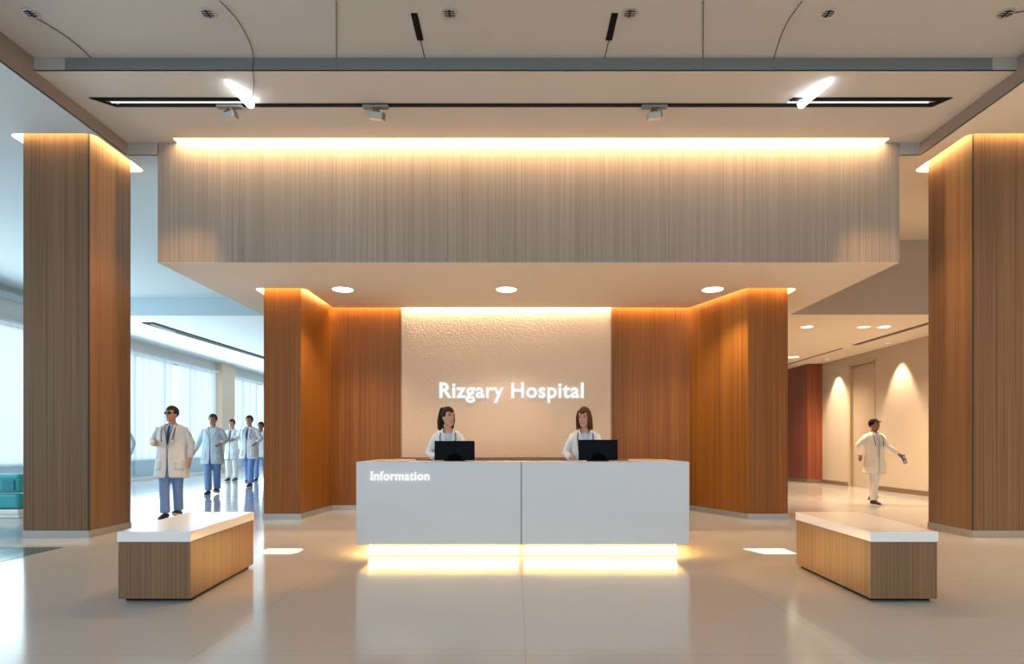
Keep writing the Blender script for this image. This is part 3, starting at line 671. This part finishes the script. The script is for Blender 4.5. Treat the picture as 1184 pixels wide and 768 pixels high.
    for i in range(1, mm):
        a = PI*i/mm; ring_ = []
        for j in range(n):
            ph = 2*PI*j/n; fr = -math.sin(ph)   # 1 at the face
            r = 1.0; z = -math.cos(a)
            p = Vector((.088*hw*math.sin(a)*math.cos(ph), .014+.108*math.sin(a)*math.sin(ph), 1.660+.104*z))
            lim = 1.690+.012*math.cos(ph*2) if fr > .55 else (1.628 if fr > .05 else 1.575)
            if hair[0] == 'long' and fr < .3: lim = 1.55
            if p.z < lim: p = Vector((p.x*.72, .014+(p.y-.014)*.72, max(p.z, lim-.02)))
            if hair[0] != 'cap': p += Vector((0, 0, .004*math.sin(ph*5+i)))
            ring_.append(p)
        RR.append(ring_)
    h.rings(RR)
    if hair[0] == 'long':
        for sx in (-1, 1):
            h.tube([(sx*.060, -.010, 1.70), (sx*.080, -.012, 1.64), (sx*.082, -.008, 1.56), (sx*.085, .0, 1.49), (sx*.082, -.012, 1.43)],
                   [(.022, .045), (.020, .050), (.024, .050), (.026, .045), (.014, .022)], 12, True, (1, 0, 0))
        h.tube([(0, .07, 1.70), (0, .085, 1.60), (0, .080, 1.50), (0, .085, 1.42)], [(.07, .03), (.085, .035), (.088, .035), (.06, .02)], 14)
    if hair[0] == 'tied':
        h.tube([(-.02, .09, 1.72), (-.03, .10, 1.64), (-.06, .085, 1.56), (-.085, .05, 1.48), (-.09, .02, 1.43)], [(.05, .04), (.055, .045), (.05, .04), (.038, .03), (.018, .014)], 12)
        h.tube([(.066, .0, 1.68), (.078, .01, 1.60), (.072, .02, 1.52), (.070, .02, 1.46)], [(.014, .04), (.016, .045), (.018, .04), (.010, .02)], 12)
    ho = bd(h.xf(HM), 'hair' if hair[0] != 'cap' else 'cap', hair[1])
    if hair[0] == 'cap':
        c = MB().tube([(0, -.06, 1.705), (0, -.125, 1.690)], [(.07, .010), (.055, .006)], 14, True, (1, 0, 0)); bd(c.xf(HM), 'peak', hair[1], ho)
    if glasses:
        gl = MB()
        for sx in (-1, 1):
            gl.tube([(sx*.012, -.106, 1.642), (sx*.033, -.104, 1.642), (sx*.058, -.092, 1.642)], [(.018, .003), (.021, .003), (.016, .003)], 10, True, (0, 0, 1))
            gl.tube([(sx*.062, -.090, 1.648), (sx*.080, .0, 1.640)], [.003, .003], 6)
        gl.tube([(-.014, -.108, 1.648), (.014, -.108, 1.648)], [.003, .003], 6)
        bd(gl.xf(HM), 'glasses', SHOE)
    # trousers
    if trousers:
        tr = MB()
        tr.tube([(0, .0, .80), (0, 0, .90), (0, 0, 1.02)], [(.165, .11), (.172*wide, .118), (.15*wide, .11)], 20, False)
        for (kn, an, lift), sx in zip(legs, (-1, 1)):
            hp = Vector((sx*.088, 0, .90)); kn = Vector(kn); an = Vector(an); q_ = an.lerp(kn, .08)
            tr.tube([hp, hp.lerp(kn, .5), kn, kn.lerp(an, .5), q_-Vector((0, 0, .03))], [.098, .090, .074, .072, .072], 16, False)
        to = bd(tr, 'trousers', trousers); remesh(to, .014*s, 3)
    for (kn, an, lift), sx in zip(legs, (-1, 1)):
        an = Vector(an); f = Matrix.Translation(an-Vector((0, 0, .09))) @ Matrix.Rotation(lift, 4, 'X')
        sh = MB().tube([(0, .065, .045), (0, .02, .052), (0, -.06, .050), (0, -.13, .036), (0, -.18, .028)], [(.032, .036), (.040, .048), (.043, .038), (.046, .028), (.030, .018)], 14, True, (1, 0, 0))
        for v in sh.v: v.z = max(v.z, .012)
        so_ = bd(sh.xf(f), 'shoe', shoe)
        P = [(.044*math.cos(a)*(1 if math.sin(a) > 0 else 1.08), -.055+.145*math.sin(a)) for a in [2*PI*k/16 for k in range(16)]]
        bd(MB().prism(P, 0, .016).xf(f), 'sole', SOLE, so_, smooth=False)
    # undershirt
    us = MB().tube([(0, 0, .95), (0, 0, 1.1), (0, 0, 1.25), (0, 0, 1.36), (0, .004, 1.415 if female else 1.425), (0, .010, 1.452)][:5 if female else 6],
        [(.168*thin, .112), (.16*thin*wide, .112*wide), (.175*thin, .118), (.168*thin, .105), (.12*thin, .08), (.068, .062)][:5 if female else 6], 22, False)
    bd(us, 'scrub_top' if not tie else 'shirt', under)
    # coat
    n = 40; RR = []
    rings_ = [(1.478, .072, .068, .85), (1.462, .105, .080, .72), (1.438, shx*.97, .092, .56), (1.40, shx+.018, .108, .48), (1.33, shx+.020, .126, .38), (1.22, .200*thin*wide, .134, .20),
              (1.08, .188*thin*wide, .132*wide, .03), (.95, .205*thin*wide, .140*wide, .03), (.80, .222*thin*wide, .150, .04), (hem, .240*thin*wide, .160, .08)]
    for i, (z, rx, ry, gap) in enumerate(rings_):
        row = []
        rip = max(0, (1.2-z))*.022
        for j in range(n+1):
            a = -PI/2+gap+(2*PI-2*gap)*j/n
            k = 1+rip*math.sin(a*7+z*3)+rip*.6*math.sin(a*13+1.7)
            row.append(Vector((rx*k*math.cos(a), ry*k*math.sin(a)+(.012 if i < 2 else 0), z)))
        RR.append(row)
    cm = MB(); cm.add([p for r in RR for p in r], [(i*(n+1)+j, i*(n+1)+j+1, (i+1)*(n+1)+j+1, (i+1)*(n+1)+j) for i in range(len(RR)-1) for j in range(n)])
    co = bd(cm, 'coat', coat, recalc=True); sd = co.modifiers.new('solid', 'SOLIDIFY'); sd.thickness = .008*s; sd.offset = 0
    sb = co.modifiers.new('sub', 'SUBSURF'); sb.levels = 1; sb.render_levels = 1
    for (el, wr), sx in ((R, -1), (L, 1)):
        sh = Vector((sx*shx*.86, .0, 1.395)); el = Vector(el); wr = Vector(wr); c_ = .06*thin
        m1 = sh.lerp(el, .5)+Vector((sx*.006, 0, 0))
        bd(MB().tube([sh, m1, el, el.lerp(wr, .45), el.lerp(wr, .93)], [(c_*1.12, c_*1.15), c_*1.06, c_*.98, c_*.90, c_*.72], 16, False), 'sleeve', coat)
    lp = MB()
    for sx in (-1, 1):
        P = [(sx*.070, -.045, 1.482), (sx*.098, -.080, 1.440), (sx*.104, -.118, 1.36), (sx*.090, -.129, 1.345), (sx*.072, -.136, 1.30), (sx*.010, -.146, 1.12), (sx*.030, -.138, 1.25), (sx*.052, -.108, 1.40)]
        lp.add([Vector(p) for p in P]+[Vector(p)+Vector((0, .008, 0)) for p in P], [tuple(range(8)), tuple(range(15, 7, -1))]+[(i, (i+1) % 8, (i+1) % 8+8, i+8) for i in range(8)])
    bd(lp, 'lapels', coat, smooth=False)
    def pocket(nm, a0, a1, z0, z1):
        V_ = []; F_ = []
        for jz in range(5):
            z = z0+(z1-z0)*jz/4
            k = next(i for i in range(len(rings_)-1) if rings_[i+1][0] <= z <= rings_[i][0])
            u = (rings_[k][0]-z)/(rings_[k][0]-rings_[k+1][0]); rx = rings_[k][1]*(1-u)+rings_[k+1][1]*u; ry = rings_[k][2]*(1-u)+rings_[k+1][2]*u
            for ja in range(7):
                a = -PI/2+a0+(a1-a0)*ja/6; rip = 1+max(0, (1.2-z))*.022*(math.sin(a*7+z*3)+.6*math.sin(a*13+1.7))
                V_.append((( rx*rip+.007)*math.cos(a), (ry*rip+.007)*math.sin(a), z))
        F_ = [(i*7+j, i*7+j+1, i*7+j+8, i*7+j+7) for i in range(4) for j in range(6)]
        po = bd(MB().add(V_, F_), nm, coat); q = po.modifiers.new('solid', 'SOLIDIFY'); q.thickness = .004*s; q.offset = 0
    pocket('chest_pocket', .42, .80, 1.22, 1.31)
    pocket('pocket', -1.0, -.42, .76, .92); pocket('pocket', .42, 1.0, .76, .92)
    if tie:
        bd(MB().tube([(0, -.075, 1.440), (0, -.112, 1.37), (0, -.128, 1.25), (0, -.138, 1.16)], [(.014, .012), (.018, .01), (.024, .01), (.012, .008)], 8), 'tie', TIE)
    if steth:
        P = [(-.085, -.150, 1.20), (-.092, -.146, 1.28), (-.100, -.125, 1.37), (-.085, -.05, 1.462), (-.05, .055, 1.49), (0, .078, 1.495), (.05, .055, 1.49), (.085, -.05, 1.462), (.100, -.125, 1.37), (.092, -.147, 1.28), (.085, -.152, 1.22)]
        st = bd(MB().tube(P, [.007]*len(P), 8), 'stethoscope', STET)
        bd(MB().tube([(.085, -.158, 1.205), (.085, -.172, 1.205)], [.024, .022], 14, False), 'chest_piece', CHROME, st)
    if badge:
        bd(MB().box(.065, .125, -.156, -.148, 1.14, 1.21), 'badge', mat('badge_white', (.85, .85, .85), .4), smooth=False)
        bd(MB().tube([(-.06, -.10, 1.44), (-.03, -.14, 1.30), (0, -.150, 1.20), (.03, -.14, 1.30), (.06, -.10, 1.44)], [.004]*5, 6), 'lanyard', TIE)
    return t

stepR = (((-.09, .06, .50), (-.09, .16, .14), -.35), ((.09, -.10, .49), (.085, -.10, .09), 0))
stepL = (((-.09, -.10, .49), (-.085, -.10, .09), 0), ((.09, .06, .50), (.09, .18, .15), -.35))
close = (((-.075, -.08, .49), (-.06, -.08, .09), 0), ((.075, .03, .50), (.055, .10, .12), -.25))
person('man in glasses, white coat and blue trousers walking in front of the curtains', (-5.36, 9.42, 0), 1.74, .08,
       R=((-.29, .02, 1.19), (-.13, -.24, 1.165)), L=((.28, .02, 1.17), (.30, -.06, .93)), legs=close,
       handR=((.6, -.6, .1), (0, -.2, 1), .8), tie=True, under=SHIRT, glasses=True, yaw=-.25, badge=True, hem=.63, wide=1.1, hair=('short', HAIRM))
person('man in a pale blue gown and blue trousers, walking behind the man in glasses', (-6.97, 13.9, 0), 1.84, .1,
       R=((-.29, .02, 1.16), (-.34, -.07, .95)), L=((.27, .04, 1.18), (.22, -.16, 1.10)), legs=close, coat=COATB, under=COATB, steth=False, hem=.66, hair=('short', HAIRM), wide=1.05, vox=.009)
person('person all in white standing farthest back between two walking men', (-8.93, 19.0, 0), 1.93, 0,
       R=((-.26, .0, 1.18), (-.12, -.20, 1.12)), coat=COATW, under=SHIRT, trousers=WTROU, steth=False, tie=True, hem=.60, hair=('short', HAIRB), wide=.85, vox=.010)
person('man in an open white coat and blue trousers nearest the left wood wing', (-7.28, 16.5, 0), 1.93, -.05,
       R=((-.30, .0, 1.20), (-.30, -.18, 1.16)), L=((.28, .03, 1.18), (.25, -.14, 1.08)), legs=stepR, tie=True, under=SHIRT, hem=.68, hair=('short', HAIRM), wide=1.05, vox=.009)
person('dark-haired person in a white coat half hidden at the left wood wing edge', (-8.02, 19.0, 0), 1.85, 0, legs=stepL, hem=.70, skin=SKIND, hair=('short', HAIRK), steth=False, vox=.010)
person('person in a pale blue gown mostly hidden behind the left pillar, one arm showing', (-9.16, 14.0, 0), 1.80, 0, coat=COATB, under=COATB, trousers=WTROU, steth=False, hem=.60, vox=.009)
person('man in a dark cap and all-white clothes walking in the corridor', (6.9, 11.67, 0), 1.64, .12,
       R=((-.30, .08, 1.20), (-.20, .17, 1.02)), L=((.27, -.02, 1.18), (.40, -.20, 1.02)), handL=((.5, -.5, -.7), (0, -.6, .6), .8), legs=stepL,
       skin=SKIND, hair=('cap', HAIRK), coat=mat('cream_coat', (.86, .82, .76), .8, bump=.25, bscale=14), under=SHIRT, trousers=WTROU, hem=.62, yaw=.30, wide=1.0)
# folded leaflet in his hand
c = Vector((6.9, 11.67, 0)); M = Matrix.Translation(c) @ Matrix.Rotation(.12, 4, 'Z')
pz = M @ Vector((.44*.937, -.27*.937, .90)); t = thing('leaflet', 'blue and white folded leaflet held by the man in the cap', 'leaflet', tuple(pz))
Ml = Matrix.Translation(pz) @ Matrix.Rotation(-.3, 4, 'Y') @ Matrix.Rotation(.3, 4, 'Z')
MB().box(-.045, .045, -.004, .004, -.12, .05).xf(Ml).build('cover', mat('leaflet_blue', (.10, .20, .45), .5), t)
MB().box(-.04, .02, -.007, -.004, -.10, -.06).box(-.02, .04, -.007, -.004, -.03, .03).xf(Ml).build('white_print', mat('leaflet_white', (.8, .8, .8), .6), t)
person('woman with dark tied-back hair behind the desk, under the word Rizgary', (-.79, 6.98, 0), 1.575, .12,
       R=((-.235, .0, 1.17), (-.15, -.22, 1.10)), L=((.22, -.02, 1.16), (.14, -.24, 1.10)), hair=('tied', HAIRB), female=True, yaw=.55, under=SHIRT, trousers=WTROU)
person('woman with long auburn hair looking down behind the desk', (.79, 6.98, 0), 1.575, -.05,
       R=((-.24, .0, 1.17), (-.18, -.22, 1.09)), L=((.22, -.02, 1.16), (.14, -.24, 1.10)), hair=('long', HAIRA), female=True, yaw=-.35, pitch=.18, under=SHIRT, trousers=WTROU)
for o in bpy.data.objects:
    if '_b' in o: del o['_b']
